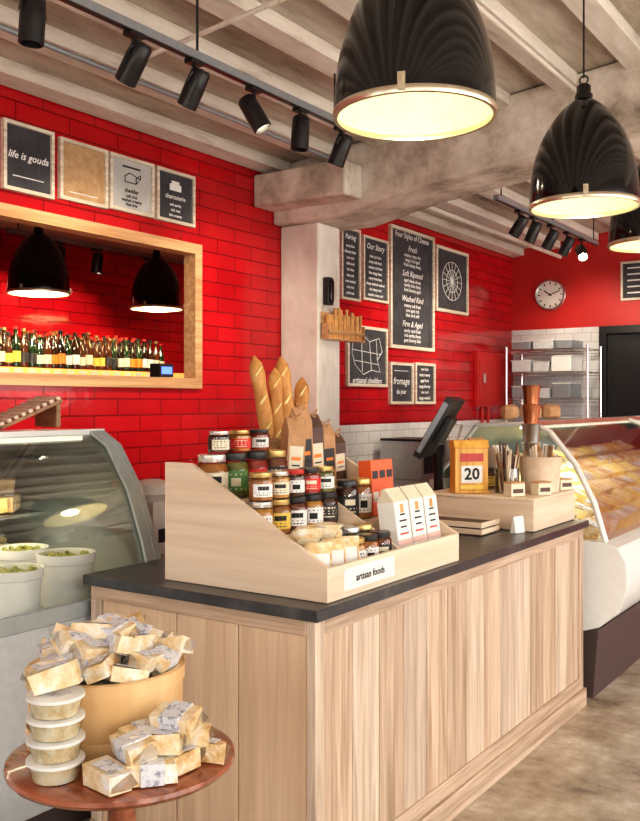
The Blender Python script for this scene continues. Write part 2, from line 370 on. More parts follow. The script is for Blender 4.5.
# ------------------------------------------------------------------ pendants
def pendant(x, y, z, top, R=.225, en=3.5):
    b = B(); b.M = T(x, y, z)
    out = [(R, .0), (R*1.005, .02), (R*1.0, .06), (R*.985, .10), (R*.965, .14), (R*.935, .18), (R*.89, .22), (R*.83, .26), (R*.755, .30), (R*.66, .34), (R*.55, .375), (R*.43, .408), (R*.32, .432), (R*.22, .45), (R*.15, .46)]
    b.lathe(out, BLACKG, None, 96, False)
    inn = [(max(r-.006, .01), zz-.004 if zz > .02 else zz+.001) for r, zz in out]
    b.lathe(inn+[(0, .455)], CREAMIN, None, 64, False)
    b.lathe([(R*.965, -.003), (R*1.015, -.003), (R*1.025, .004), (R*1.02, .015), (R*1.004, .018)], ALU, None, 64, False)
    b.lathe([(R*.965, -.003), (R*.965, .010), (R*.98, .014)], ALU, None, 64, False)
    for a in (-70, 50, 170):
        m = T(rz=a) @ T(R*1.02, 0, .012)
        b.box(-.002, .006, -.010, .010, -.012, .035, ALU, m); b.tube([(.004, -.006, .03), (.014, 0, .01), (.004, .006, .03)], .0025, ALU, 6, m)
    b.lathe([(R*.16, .455), (R*.17, .475), (.030, .485), (.030, .515), (.018, .525), (0, .527)], BLACKG, None, 24, False)
    b.torus(.018, .004, BLACKM, T(0, 0, .542, rx=90), 20, 6)
    b.lathe([(0, .14), (.03, .15), (.045, .19), (.04, .235), (.02, .27), (.02, .40)], BULB, None, 18, False)
    b.tube([(0, 0, .55), (0, 0, top-z)], .0045, BLACKM, 6)
    b.lathe([(.05, top-z-.03), (.05, top-z)], BLACKM, None, 16)
    ob = b.done('pendant_lamp', angle=50)
    L = bpy.data.lights.new('pendant_bulb', 'POINT'); L.energy = en; L.color = (1, .86, .60); L.shadow_soft_size = .05
    lo = bpy.data.objects.new('pendant_bulb', L); scene.collection.objects.link(lo); lo.parent = ob
    lo.location = Vector((x, y, z+.08))-ob.location
    return ob
pendant(-1.22, 2.26, 2.35, ceilz(-1.22)-.001, en=2.0)
pendant(-1.25, 3.82, 2.375, ceilz(-1.25)-.001, en=2.0)
pendant(-1.25, 4.95, 2.375, ceilz(-1.25)-.001, en=2.0)
pendant(-5.57, 4.43, 2.36, 2.979, en=32)
pendant(-5.65, 5.75, 2.36, 2.979, en=32)

def track(name, X, y0, y1, z, heads, droptop):
    b = B(); b.box(X-.02, X+.02, y0, y1, z, z+.035, GREYM); b.box(X-.012, X+.012, y0, y1, z-.003, z, BLACKM)
    for yy in droptop: b.tube([(X, yy, z+.03), (X, yy, (2.978 if X < WX else ceilz(X)-.001))], .006, BLACKM, 6)
    for (yy, pitch, az, on) in heads:
        b.box(X-.022, X+.022, yy-.04, yy+.04, z-.022, z-.003, BLACKM)
        b.tube([(X, yy, z-.02), (X, yy, z-.075)], .009, BLACKM, 8)
        M = T(X, yy, z-.125, rz=az) @ T(ry=pitch)
        b.lathe([(0, .085), (.034, .085), (.044, .072), (.046, .0), (.046, -.085), (.040, -.088), (.038, -.05)], BLACKM, M, 20, False)
        b.lathe([(0, -.05), (.038, -.05)], SPOTON if on else CHROME, M, 16, False)
        b.tube([(0, .05, .02), (0, .056, .02), (0, .05, .055), (0, 0, .085)], .005, BLACKM, 6, M)
        b.tube([(0, -.05, .02), (0, -.056, .02), (0, -.05, .055), (0, 0, .085)], .005, BLACKM, 6, M)
    return b.done(name)
track('track_light', -2.7, 1.6, 4.25, 3.05, [(2.12, 5, 0, 0), (2.62, 38, 0, 0), (2.98, 32, 0, 0), (3.40, -30, 30, 1), (3.78, 4, 0, 0), (4.16, 25, 0, 0)], (1.9, 3.0, 4.1))
track('track_light', -2.72, 6.3, 8.7, 3.05, [(6.75, 35, 0, 0), (7.05, 25, 0, 0), (7.45, 30, 0, 0), (7.85, 30, 0, 0), (8.25, -50, -60, 1)], (6.4, 7.5, 8.6))
track('track_light', -5.9, 4.4, 6.6, 2.85, [(4.9, 10, 0, 0), (5.3, 10, 0, 0), (5.9, 10, 0, 0)], (4.5, 6.5))
def spot(name, loc, tgt, e, size=75, col=(1, .86, .66), soft=.04):
    L = bpy.data.lights.new(name, 'SPOT'); L.energy = e; L.spot_size = math.radians(size); L.spot_blend = .8; L.color = col; L.shadow_soft_size = soft
    o = bpy.data.objects.new(name, L); scene.collection.objects.link(o); o.location = loc
    o.rotation_euler = (Vector(tgt)-Vector(loc)).to_track_quat('-Z', 'Y').to_euler(); return o
for i, (yy, tx, ty) in enumerate([(2.6, -3.9, 2.9), (3.0, -3.9, 3.6), (3.8, -2.0, 3.6), (4.16, -3.9, 4.7), (6.75, -3.9, 7.1), (7.45, -3.9, 8.1), (8.25, -3.0, 9.6)]):
    spot('fill_spot_light', (-2.72-.06*(1 if tx < -2.8 else -1), yy, 2.86), (tx, ty, 2.0), 75 if tx < -2.8 else 50)
spot('fill_spot_light', (-5.85, 5.3, 2.62), (-6.4, 5.3, 1.9), 28, 120)
spot('fill_spot_light', (-5.85, 4.7, 2.62), (-6.4, 4.6, 1.9), 28, 120)
spot('fill_spot_light', (-5.2, 5.9, 2.62), (-5.4, 7.1, 1.9), 30, 130)  # added fill spot, on no track head, brightens the back room's end wall
b = B()
b.tube([(-3.35, -1.4, 3.17), (-3.35, 5.2, 3.17)], .014, GREYM, 8)
b.tube([(-1.75, -1.4, 3.36), (-1.75, 5.2, 3.36)], .012, CEILRIB, 8)
b.tube([(-.6, 3.1, 3.42), (-3.3, 3.1, 3.17)], .012, CEILRIB, 8)
b.tube([(-3.4, 5.85, 3.12), (-3.4, 9.6, 3.12)], .02, CEILRIB, 8)
b.done('ceiling_conduit')

# ------------------------------------------------------------------ wall frames
R2Y = Matrix(((0, 0, 1, 0), (1, 0, 0, 0), (0, 1, 0, 0), (0, 0, 0, 1)))
def frame(name, y0, y1, z0, z1, face, fr, items, fw=.02, ink=None):
    b = B(); CH = ink or CHALK
    x0 = WX+.002; x1 = WX+.03
    b.box(x0, x1, y0, y0+fw, z0, z1, fr); b.box(x0, x1, y1-fw, y1, z0, z1, fr)
    b.box(x0, x1, y0+fw, y1-fw, z0, z0+fw, fr); b.box(x0, x1, y0+fw, y1-fw, z1-fw, z1, fr)
    b.box(x0, x0+.014, y0+fw, y1-fw, z0+fw, z1-fw, face)
    yc = (y0+y1)/2; zc = (z0+z1)/2; w = y1-y0; h = z1-z0
    def P(u, v): return Matrix.Translation((x0+.0155, yc+u*w/2, zc+v*h/2)) @ R2Y
    for it in items:
        if it[0] == 't': b.text(it[1], it[2], CH, P(it[3], it[4]), shear=.3 if len(it) > 5 else 0, off=.001)
        elif it[0] == 'l':
            pts = [(x0+.0155, yc+u*w/2, zc+v*h/2) for u, v in it[1]]; b.tube(pts, .0035, CH, 4)
        elif it[0] == 'b':
            _, u0, u1, v0, v1 = it; b.box(x0+.013, x0+.0165, yc+u0*w/2, yc+u1*w/2, zc+v0*h/2, zc+v1*h/2, CH)
    return b.done(name, smooth=False)
def lines(n, top, bot, wid, seed, size=.03):
    r = random.Random(seed); ws = 'fresh milk curd rich creamy aged sharp soft nutty earthy tangy blue goat sheep cow brie bloomy washed rind'.split()
    return [('t', ' '.join(r.choice(ws) for _ in range(wid)), size, 0, top+(bot-top)*i/max(1, n-1)) for i in range(n)]
frame('chalkboard_sign', 2.955, 3.281, 2.655, 3.02, BOARD, PALEFR, [('t', 'life is gouda', .055, 0, .05, 1), ('l', [(-.6, -.55), (.6, -.55)])])
frame('framed_notice', 3.321, 3.669, 2.67, 3.01, CORK, PALEFR, [('l', [(-.6, -.7), (.6, -.7)])])
frame('framed_sketch', 3.685, 4.045, 2.68, 3.01, GREYPAPER, PALEFR, [('l', [(-.3, .1), (.2, .1), (.4, .3), (-.1, .45), (-.3, .3), (-.3, .1)]), ('l', [(.2, .1), (.2, .3), (.4, .45), (.4, .3)]), ('t', 'cheddar', .035, 0, -.2), ('b', -.4, .4, .62, .68)]+lines(3, -.4, -.7, 2, 3, .026), ink=BLACKF)
frame('chalkboard_sign', 4.07, 4.416, 2.68, 3.01, BOARD, PALEFR, [('b', -.3, .3, .25, .5), ('b', -.2, .2, .5, .62), ('t', 'charcuterie', .04, 0, 0)]+lines(3, -.3, -.7, 2, 4, .024))
frame('chalkboard_sign', 6.166, 6.457, 2.385, 2.98, BOARD, PALEFR, [('t', 'Pairing', .06, 0, .75, 1)]+lines(9, .5, -.8, 2, 5, .032))
frame('chalkboard_sign', 6.504, 6.922, 2.41, 2.955, BOARD, PALEFR, [('t', 'Our Story', .07, 0, .7, 1)]+lines(8, .4, -.8, 3, 6, .034))
styles = [('t', 'Four Styles of Cheese', .072, 0, .88)]
for q_, nm in enumerate(['Fresh', 'Soft Ripened', 'Washed Rind', 'Firm & Aged']):
    v = .68-q_*.42
    styles += [('t', nm, .075, 0, v, 1)]+lines(3, v-.11, v-.27, 3, 20+q_, .045)
frame('chalkboard_sign', 6.957, 7.796, 2.03, 3.12, BOARD, PALEFR, styles, .03)
star = []
for k in range(8):
    a = math.pi*k/8; star.append(('l', [(-.6*math.cos(a), -.6*math.sin(a)), (.6*math.cos(a), .6*math.sin(a))]))
frame('chalkboard_sign', 7.838, 8.552, 2.43, 3.065, BOARD, PALEFR, star+[('l', [(.6*math.cos(t*math.pi/10), .6*math.sin(t*math.pi/10)) for t in range(21)]), ('l', [(.35*math.cos(t*math.pi/10), .35*math.sin(t*math.pi/10)) for t in range(21)])], .03)
mp_ = [[(-.7, .6), (-.2, .7), (.1, .5), (.6, .65), (.75, .2), (.5, -.1), (.65, -.5), (.2, -.45), (-.2, -.6), (-.6, -.3), (-.75, .1), (-.7, .6)], [(-.3, .68), (-.25, -.5)], [(.1, .5), (.2, -.45)], [(-.72, .2), (.7, .1)], [(.45, .6), (.5, -.1)], [(-.6, -.15), (.6, -.25)]]
frame('chalkboard_sign', 6.255, 6.904, 1.68, 2.188, BOARD, PALEFR, [('l', m) for m in mp_]+[('t', 'artisanal cheddars', .065, 0, -.8, 1)], .025)
frame('chalkboard_sign', 6.957, 7.378, 1.53, 1.905, BOARD, PALEFR, [('t', 'fromage', .09, 0, .1, 1), ('t', 'du jour', .06, 0, -.4)]+[('l', [(-.6, .6), (.6, .6)])], .025)
frame('chalkboard_sign', 7.416, 7.817, 1.53, 1.915, BOARD, PALEFR, lines(6, .7, -.7, 2, 9, .04), .025)
b = B(); b.box(WX+.002, WX+.05, 8.74, 9.68, 1.50, 2.08, RED_PAINT); b.box(WX+.05, WX+.06, 8.78, 9.64, 1.54, 2.04, RED_PAINT); b.box(WX+.06, WX+.08, 8.84, 8.88, 1.75, 1.85, STEEL)
for k in (8.85, 9.0): b.cyl(.018, .903, 1.50, RED_PAINT, T(WX+.045, k, 0), 10)
b.done('electrical_panel', bevel=.006)
b = B(); b.box(-2.79, -2.2, FY-.03, FY-.002, 2.62, 3.03, PALEFR); b.box(-2.765, -2.225, FY-.035, FY-.028, 2.645, 3.005, BOARD)
for i in range(5): b.box(-2.72, -2.3, FY-.037, FY-.034, 2.95-i*.065, 2.965-i*.065, CHALK)
b.done('chalkboard_sign')
b = B(); b.M = T(-3.56, FY-.004, 2.735, rx=90)
b.lathe([(0, 0), (.17, 0), (.175, .02), (.165, .035), (.15, .03)], STEEL, None, 48, False); b.lathe([(0, .022), (.155, .022)], PAPER, None, 48, False)
for k in range(12): b.box(-.006, .006, .115, .14, .023, .026, BLACKF, T(rz=30*k))
b.box(-.006, .006, -.02, .085, .027, .03, BLACKF, T(rz=55)); b.box(-.004, .004, -.02, .12, .031, .034, BLACKF, T(rz=-70)); b.cyl(.01, .022, .038, BLACKF)
b.done('wall_clock')
b = B()
b.box(-3.678, -3.61, 5.40, 5.90, 2.00, 2.012, FRAMEW); b.box(-3.678, -3.67, 5.40, 5.90, 2.012, 2.20, FRAMEW)
b.box(-3.616, -3.61, 5.40, 5.90, 2.05, 2.07, FRAMEW); b.box(-3.678, -3.61, 5.40, 5.408, 2.012, 2.12, FRAMEW); b.box(-3.678, -3.61, 5.892, 5.90, 2.012, 2.12, FRAMEW)
for i in range(15):
    yy = 5.425+i*.032
    b.tube([(-3.64, yy, 2.013), (-3.64+random.uniform(-.01, .01), yy+random.uniform(-.008, .008), 2.20+random.uniform(-.02, .04))], .012, STICK, 8)
b.done('breadstick_rack')
b = B(); b.box(-3.678, -3.63, 5.43, 5.50, 2.25, 2.45, BLACKM); b.box(-3.63, -3.615, 5.445, 5.485, 2.27, 2.43, BLACKG); b.done('wall_phone', bevel=.006)

# ------------------------------------------------------------------ main counter
CX0, CX1, CY0, CY1, CZ = -2.485, -1.486, 2.165, 4.625, .945
b = B()
b.box(CX0, CX1, CY0, CY1, CZ-.035, CZ, SLATE)
bx1 = CX1-.025; by0 = CY0+.022; bx0 = CX0+.022; by1 = CY1-.025; zt = CZ-.035
b.box(bx0+.01, bx1-.02, by0+.02, by1-.02, .02, zt, BLACKF)
y = by0+.05
pw = (by1-.05-y)/14
for i in range(14):
    b.box(bx1-.02, bx1-.004, y+.0022, y+pw-.0022, .10, zt-.045, OAK[[0, 2, 1, 3, 0, 1, 2, 0, 3, 2, 1, 0, 2, 1][i]]); y += pw
b.box(bx1-.03, bx1+.004, by0, by0+.05, 0, zt, OAK[2]); b.box(bx1-.03, bx1+.004, by1-.05, by1, 0, zt, OAK[1])
b.box(bx1-.02, bx1+.004, by0+.05, by1-.05, zt-.05, zt, OAKY)
b.box(bx1-.02, bx1+.006, by0+.05, by1-.05, .09, .15, OAKY)
b.box(bx1-.02, bx1+.018, by0-.012, by1+.01, 0, .09, OAKY)
b.box(bx0, bx1-.03, by0-.004, by0+.02, zt-.05, zt, OAKX)
b.box(bx0, bx0+.05, by0-.004, by0+.02, 0, zt-.05, OAK[2])
xs = [bx0+.05, bx0+.40, bx0+.66, bx1-.03]
for xa, xb in zip(xs, xs[1:]): b.box(xa+.002, xb-.002, by0+.004, by0+.02, 0, zt-.05, PANEL)
b.box(bx0, bx1-.03, by0-.010, by0+.004, 0, .09, OAKX)
b.box(bx0, bx1, by1-.01, by1+.004, .0, zt, OAK[0])
b.box(bx0, bx0+.015, by0+.02, by1-.01, 0, zt, OAK[0])
b.done('service_counter', bevel=.003)

# ------------------------------------------------------------------ tiered display stand
DX0, DX1, DY0, DY1 = -2.18, -1.515, 2.26, 3.16
b = B(); z0 = CZ+.002
side = [(DX0, z0), (DX1, z0), (DX1, 1.05), (-2.065, 1.345), (DX0, 1.345)]
b.prismY(side, DY0, DY0+.016, PLY); b.prismY(side, DY1-.016, DY1, PLY)
b.prismY([(DX0, z0), (DX1-.02, z0), (DX1-.02, 1.03), (-2.065, 1.325), (DX0, 1.325)], 2.765, 2.777, PLY)
b.box(DX0, DX0+.014, DY0+.016, DY1-.016, z0, 1.30, PLYY)
b.box(DX1-.016, DX1, DY0+.016, DY1-.016, z0, 1.05, PLYY)
ya, yb = DY0+.016, DY1-.016
b.box(DX0+.014, -1.915, ya, yb, 1.205, 1.217, PLYY); b.box(-1.927, -1.915, ya, yb, 1.10, 1.205, PLYY)
b.box(-1.915, -1.715, ya, yb, 1.10, 1.112, PLYY); b.box(-1.727, -1.715, ya, yb, .99, 1.10, PLYY)
b.box(-1.715, -1.531, ya, yb, .985, .997, PLYY)
b.box(-1.515, -1.512, 2.35, 2.66, .968, 1.035, PAPER)
b.text('artisan foods', .034, BLACKF, Matrix.Translation((-1.5105, 2.505, 1.0)) @ R2Y, off=.0005)
b.done('tiered_display_stand', bevel=.0015)

def jar(x, y, z, r=.045, h=.125, jam=0, lid=LIDB, lab=0, rz=0, name='preserve_jar'):
    b = B(); b.M = T(x, y, z+.001, rz=rz); seg = 26
    b.lathe([(0, .004), (r*.93, .004), (r*.97, .012), (r*.97, h*.72), (r*.78, h*.80), (0, h*.80)], JAMS[jam], None, seg, False)
    b.lathe([(0, 0), (r*.95, 0), (r, .01), (r, h*.74), (r*.82, h*.83), (r*.80, h*.87)], JARGL, None, seg, False)
    b.lathe([(r*.87, h*.84), (r*.88, h*.85), (r*.88, h*.985), (r*.84, h), (0, h)], lid, None, 26, False)
    R1 = r*1.012; vs = []; n = 14; fs = []
    wa = random.choice([75, 55, 48])
    for k in range(n+1):
        a = math.radians(-wa+2*wa*k/n)
        vs += [(R1*math.cos(a), R1*math.sin(a), h*.16), (R1*math.cos(a), R1*math.sin(a), h*.62)]
    for k in range(n): fs.append((2*k, 2*k+2, 2*k+3, 2*k+1))
    b.add(vs, fs, LBLS[lab])
    vs = []; fs = []; R2 = R1*1.006; lc = BLACKF if lab not in (3, 2, 6) else LBLS[0]
    for (za, zb, w) in random.choice([[(.50, .56, 34), (.42, .45, 44), (.34, .37, 40), (.24, .28, 30)], [(.40, .54, 26), (.30, .33, 40), (.22, .25, 30)], [(.52, .55, 40), (.28, .46, 18), (.20, .23, 40)]]):
        o = len(vs)
        for k in range(5):
            a = math.radians(-w+2*w*k/4); vs += [(R2*math.cos(a), R2*math.sin(a), h*za), (R2*math.cos(a), R2*math.sin(a), h*zb)]
        for k in range(4): fs.append((o+2*k, o+2*k+2, o+2*k+3, o+2*k+1))
    b.add(vs, fs, lc)
    return b.done(name)
F = -40
zt1, zt2, zt3 = 1.217, 1.112, .997
for (y, jm, ld, lb) in [(2.335, 1, LIDW, 0), (2.447, 5, LIDB, 6), (2.56, 4, LIDB, 2), (2.675, 0, LIDG, 3)]:
    jar(-2.035, y, zt1, .0545, .155, jm, ld, lb, F)
for (y, jm, ld, lb) in [(2.39, 2, LIDW, 0), (2.50, 3, LIDG, 2), (2.61, 4, LIDB, 1)]:
    jar(-2.05, y, zt1+.157, .040, .075, jm, ld, lb, F)
for (y, jm, ld, lb) in [(2.33, 3, LIDW, 1), (2.425, 1, LIDG, 7), (2.52, 0, LIDB, 1), (2.615, 3, LIDB, 1), (2.71, 2, LIDB, 3)]:
    jar(-1.825, y, zt2, .0455, .115, jm, ld, lb, F)
for (y, jm, ld, lb) in [(2.545, 3, LIDG, 1), (2.63, 1, LIDB, 1), (2.715, 0, LIDB, 3)]:
    jar(-1.60, y, zt3, .040, .105, jm, ld, lb, F)
for (y, jm, ld, lb) in [(2.55, 4, LIDB, 1), (2.635, 5, LIDW, 0), (2.72, 2, LIDG, 1)]:
    jar(-1.675, y, zt3, .039, .125, jm, ld, lb, F)
for (y, jm, ld, lb) in [(2.335, 1, LIDG, 1), (2.425, 3, LIDW, 0), (2.515, 2, LIDR, 1), (2.605, 4, LIDB, 2), (2.695, 5, LIDG, 1)]:
    jar(-1.825, y, zt2+.117, .042, .09, jm, ld, lb, F)
for (y, jm, ld, lb) in [(2.83, 2, LIDB, 3), (2.925, 1, LIDG, 1)]:
    jar(-1.81, y, zt2, .044, .15, jm, ld, lb, F)

def pillow(b, w, h, d, mat, M, lab=None):
    nx, nz = 6, 6; vs = []; fs = []
    for sgn in (1, -1):
        for i in range(nz+1):
            for j in range(nx+1):
                u = j/nx*2-1; v = i/nz*2-1
                t = (1-abs(u)**3)*(1-abs(v)**3)
                vs.append((sgn*d/2*t**.5, u*w/2*(1-.06*(1-v*v)), (v+1)/2*h))
    o = (nx+1)*(nz+1)
    for s_ in (0, o):
        for i in range(nz):
            for j in range(nx):
                q = s_+i*(nx+1)+j; fs.append((q, q+1, q+nx+2, q+nx+1))
    b.add(vs, fs, mat, M)
    if lab: b.box(d/2+.0005, d/2+.002, -w*.3, w*.3, h*.3, h*.7, lab, M)
b = B()
for i, y in enumerate((2.325, 2.405, 2.485)):
    pillow(b, .095, .115, .055, CHEESE2, T(-1.59, y, zt3+.002, rz=F, ry=-8), LBLS[1])
    pillow(b, .095, .13, .05, CHEESE2, T(-1.655, y, zt3+.002, rz=F, ry=-8))
for i, y in enumerate((2.34, 2.43)):
    pillow(b, .11, .10, .045, CHEESE, T(-1.66, y, zt3+.115, rz=F, ry=60), LBLS[0])
b.done('snack_bags')
for i in range(3):
    b = B(); yy = 2.845+i*.112
    b.M = T(-1.60, yy, zt3+.006, ry=-8)
    b.box(-.035, .035, -.05, .05, 0, .19, PAPER)
    b.prismY([(-.035, .19), (.035, .19), (.004, .24), (-.004, .24)], -.05, .05, LBLS[0])
    for k, w in enumerate((.018, .026, .022)): b.box(.035, .0362, -w, w, .14-k*.022, .146-k*.022, BLACKF)
    b.box(.035, .0362, -.05, .05, .035, .055, LBLS[5]); b.box(.035, .0362, -.03, .03, .072, .078, LBLS[2]); b.box(.035, .0364, -.012, .012, .15, .18, LIDG)
    b.done('cracker_packet', bevel=.003)
for i in range(3):
    b = B(); b.M = T(-1.81, 3.002+i*.054, zt2+.002, rz=-6, ry=-4)
    b.box(-.03, .03, -.024, .024, 0, .21, ORANGE); b.box(.03, .0312, -.018, .018, .05, .09, PAPER); b.box(.03, .0312, -.018, .018, .14, .17, LBLS[3])
    b.done('orange_snack_box', bevel=.002)
for i, (y, h, m, rz) in enumerate([(2.79, .27, KRAFT, -25), (2.868, .31, KRAFT, -10), (2.948, .28, LEATHER, -12), (3.025, .24, KRAFT, -8), (3.10, .20, LEATHER, -5)]):
    b = B(); b.M = T(-2.04, y, zt1+.004, rz=rz, rx=(-4, 3, 4, 3, 3)[i])
    b.box(-.030, .030, -.038, .038, 0, h*.82, m)
    b.prismY([(-.030, h*.82), (.030, h*.82), (.003, h), (-.003, h)], -.038, .038, m)
    b.box(.030, .0315, -.03, .03, h*.25, h*.6, LBLS[(0, 3, 0, 3, 0)[i]]); b.box(.0315, .0322, -.02, .02, h*.4, h*.45, LBLS[4]); b.box(.0315, .0322, -.018, .018, h*.32, h*.34, BLACKF)
    b.tube([(.0, -.01, h), (.02, -.03, h+.015), (.03, -.005, h-.01), (.02, .02, h+.02), (.0, .0, h)], .003, KRAFT, 6)
    b.done('kraft_gift_bag', bevel=.002)
bx_, by_ = -2.30, 3.09
b = B(); bk = T(bx_, by_, CZ+.002)
b.lathe([(0, 0), (.095, 0), (.115, .43), (.12, .44), (.11, .44), (.092, .01), (0, .01)], WICKER, bk, 24, False)
for k in range(17): b.torus(.098+.0011*k, .008, WICKER, T(bx_, by_, CZ+.02+k*.026), 28, 6)
b.torus(.117, .012, WICKER, T(bx_, by_, CZ+.445), 28, 8)
b.done('bread_basket')
def baguette(x, y, z, L, tx, ty, r=.031):
    b = B(); pts = []; rad = []; n = 22
    for i in range(n+1):
        t = i/n; bend = .02*math.sin(t*math.pi)
        pts.append((x+tx*t+bend, y+ty*t, z+L*t)); e = min(1, (1-abs(2*t-1))*5)
        rad.append(max(.004, r*(math.sqrt(max(0, 1-(1-e)**2)))*(1+.07*math.cos(t*n*1.25))))
    b.tube(pts, rad, CRUST, 14)
    for k in range(5):
        t = .3+k*.15; p = Vector((x+tx*t+.02*math.sin(t*math.pi)+r*.55, y+ty*t-r*.62, z+L*t))
        b.tube([p+Vector((-.015, -.008, -.03)), p+Vector((0, -.004, 0)), p+Vector((.012, .012, .03))], [.003, .007, .003], YCHEESE, 6)
    return b.done('baguette')
baguette(bx_+.045, by_+.02, CZ+.03, .77, -.07, .0); baguette(bx_+.01, by_-.05, CZ+.03, .77, -.10, -.03); baguette(bx_-.03, by_+.045, CZ+.03, .68, .08, .03); baguette(bx_-.045, by_-.02, CZ+.03, .72, .02, -.0)

# ------------------------------------------------------------------ right part of the counter
b = B(); X0, X1, Y0, Y1 = -2.12, -1.555, 4.04, 4.61; z0 = CZ+.002
b.box(X0, X1, Y0, Y0+.014, z0, 1.085, PLY); b.box(X0, X1, Y1-.014, Y1, z0, 1.085, PLY); b.box(X0, X0+.014, Y0+.014, Y1-.014, z0, 1.085, PLYY); b.box(X1-.014, X1, Y0+.014, Y1-.014, z0, 1.085, PLYY)
b.box(X0-.003, X1+.003, Y0-.003, Y1+.003, 1.085, 1.10, PLYY)
b.done('wooden_riser_box', bevel=.003)
b = B(); z0 = CZ+.002
for k in range(2):
    b.box(-2.06, -1.70, 3.78, 3.79, z0+.005+k*.03, z0+.028+k*.03, PLY); b.box(-2.06, -1.70, 3.97, 3.98, z0+.005+k*.03, z0+.028+k*.03, PLY)
    b.box(-1.71, -1.70, 3.79, 3.97, z0+.005+k*.03, z0+.028+k*.03, PLYY); b.box(-2.06, -2.05, 3.79, 3.97, z0+.005+k*.03, z0+.028+k*.03, PLYY)
b.box(-2.05, -1.71, 3.79, 3.97, z0, z0+.01, DARKW); b.box(-2.05, -1.71, 3.80, 3.96, z0+.01, z0+.05, LEATHER)
b.done('slatted_wood_tray', bevel=.001)
b = B(); b.M = T(-1.60, 3.98, CZ+.002, rz=-15); b.prismY([(-.03, 0), (.003, 0), (-.008, .075), (-.012, .075)], -.035, .035, PAPER); b.box(.0, .001, -.02, .02, .035, .042, BLACKF, T(-.003, 0, 0, ry=-8)); b.done('price_card')
b = B(); b.M = T(-1.93, 4.14, 1.102, rz=-45)
b.box(-.04, .04, -.085, .085, 0, .22, CALW); b.prismY([(-.045, .22), (.045, .22), (.03, .26), (-.03, .26)], -.09, .09, CALW); b.box(-.045, .05, -.09, .09, 0, .012, CALW)
b.box(.04, .0425, -.055, .055, .05, .135, PAPER); b.box(.04, .0425, -.06, .06, .155, .195, LIDR); b.box(.04, .0425, -.06, .06, .02, .04, LBLS[7])
b.text('20', .08, BLACKF, Matrix.Translation((.0435, 0, .092)) @ R2Y, off=.002)
b.done('desk_calendar', bevel=.003)
b = B(); b.M = T(-1.665, 4.41, 1.102)
b.lathe([(0, 0), (.092, 0), (.105, .17), (.109, .175), (.101, .175), (.089, .01), (0, .01)], PLY, None, 32, False)
for k in range(34):
    a = random.uniform(0, 6.28); r = random.uniform(0, .085); h = random.uniform(.17, .24)
    b.tube([(r*.6*math.cos(a), r*.6*math.sin(a), .02), (r*1.05*math.cos(a), r*1.05*math.sin(a), h)], random.choice([.006, .009]), random.choice([PLY, DARKW, CRUST, PAPER]), 6)
b.done('snack_bucket')
b = B(); b.M = T(-1.765, 4.545, 1.102)
for k in range(5): b.lathe([(.036, .02+k*.1), (.048, .13+k*.1), (.052, .135+k*.1), (.047, .135+k*.1), (.0, .12+k*.1)], COPPER if k > 2 else STEEL, None, 28, False)
b.lathe([(0, 0), (.05, 0), (.05, .02)], STEEL, None, 24, False)
b.done('stacked_metal_cups')
b = B(); b.M = T(-1.77, 4.24, 1.102)
b.lathe([(0, 0), (.06, 0), (.06, .12), (.057, .12), (.057, .005), (0, .005)], JARGL, None, 24, False)
for k in range(36):
    a = random.uniform(0, 6.28); r = .05
    b.tube([(r*.5*math.cos(a), r*.5*math.sin(a), .01), (r*1.2*math.cos(a), r*1.2*math.sin(a), random.uniform(.18, .25))], .005, random.choice([DARKW, LEATHER, PLY]), 6)
b.done('honey_stick_jar')
for (x, y, h) in [(-1.68, 4.11, .06), (-1.60, 4.25, .055), (-1.60, 4.56, .05)]:
    b = B(); b.M = T(x, y, 1.102, rz=-30)
    b.box(-.03, .03, -.04, .04, 0, h, LBLS[0]); b.box(.03, .031, -.03, .03, .015, .035, LEATHER); b.box(-.03, .03, -.04, .04, h, h+.008, KRAFT); b.done('soap_box', bevel=.002)
for (x, y, h, m, l) in [(-2.03, 4.44, .26, KRAFT, 0), (-1.93, 4.52, .22, PAPER, 2)]:
    b = B(); b.M = T(x, y, 1.102, rz=-30)
    b.box(-.035, .035, -.05, .05, 0, h*.85, m); b.prismY([(-.035, h*.85), (.035, h*.85), (.004, h), (-.004, h)], -.05, .05, m)
    b.box(.035, .0365, -.035, .035, h*.25, h*.6, LBLS[l]); b.done('paper_coffee_bag', bevel=.003)
jar(-2.04, 4.31, 1.101, .042, .13, 1, LIDG, 0, F); jar(-1.93, 4.36, 1.101, .04, .11, 0, LIDB, 7, F)
jar(-2.08, 3.62, CZ+.001, .045, .12, 3, LIDG, 0, F); jar(-2.18, 3.66, CZ+.001, .045, .12, 4, LIDB, 2, F)
b = B(); b.M = T(-2.20, 3.38, CZ+.002, rz=8)
for k in range(5): b.box(-.11+k*.002, .11, -.15, .15-k*.003, k*.012, k*.012+.011, KRAFT if k % 2 else PAPER)
b.done('paper_bag_stack', bevel=.002)
b = B(); b.M = T(-1.95, 3.42, CZ+.002, rz=-20)
b.box(-.05, .05, -.07, .07, 0, .006, BLACKM); b.box(-.05, -.044, -.07, .07, 0, .11, BLACKM); b.box(-.043, .03, -.06, .06, .007, .085, PAPER); b.box(.03, .04, -.06, .06, .007, .07, LBLS[5])
b.done('brochure_holder', bevel=.002)
b = B(); b.M = T(-2.27, 4.48, CZ+.002, rz=196)
b.lathe([(0, 0), (.11, 0), (.11, .012), (.03, .03), (.025, .2), (.035, .32)], BLACKM, None, 28, False)
S = T(.0, 0, .47, ry=-30)
b.box(-.028, .012, -.20, .20, -.18, .18, BLACKM, S); b.box(.012, .016, -.18, .18, -.16, .16, SCREEN, S); b.box(-.06, -.028, -.1, .1, -.08, .08, BLACKM, S)
b.box(-.02, .008, .20, .215, -.15, .15, GREYM, S)
b.done('pos_monitor', bevel=.005)
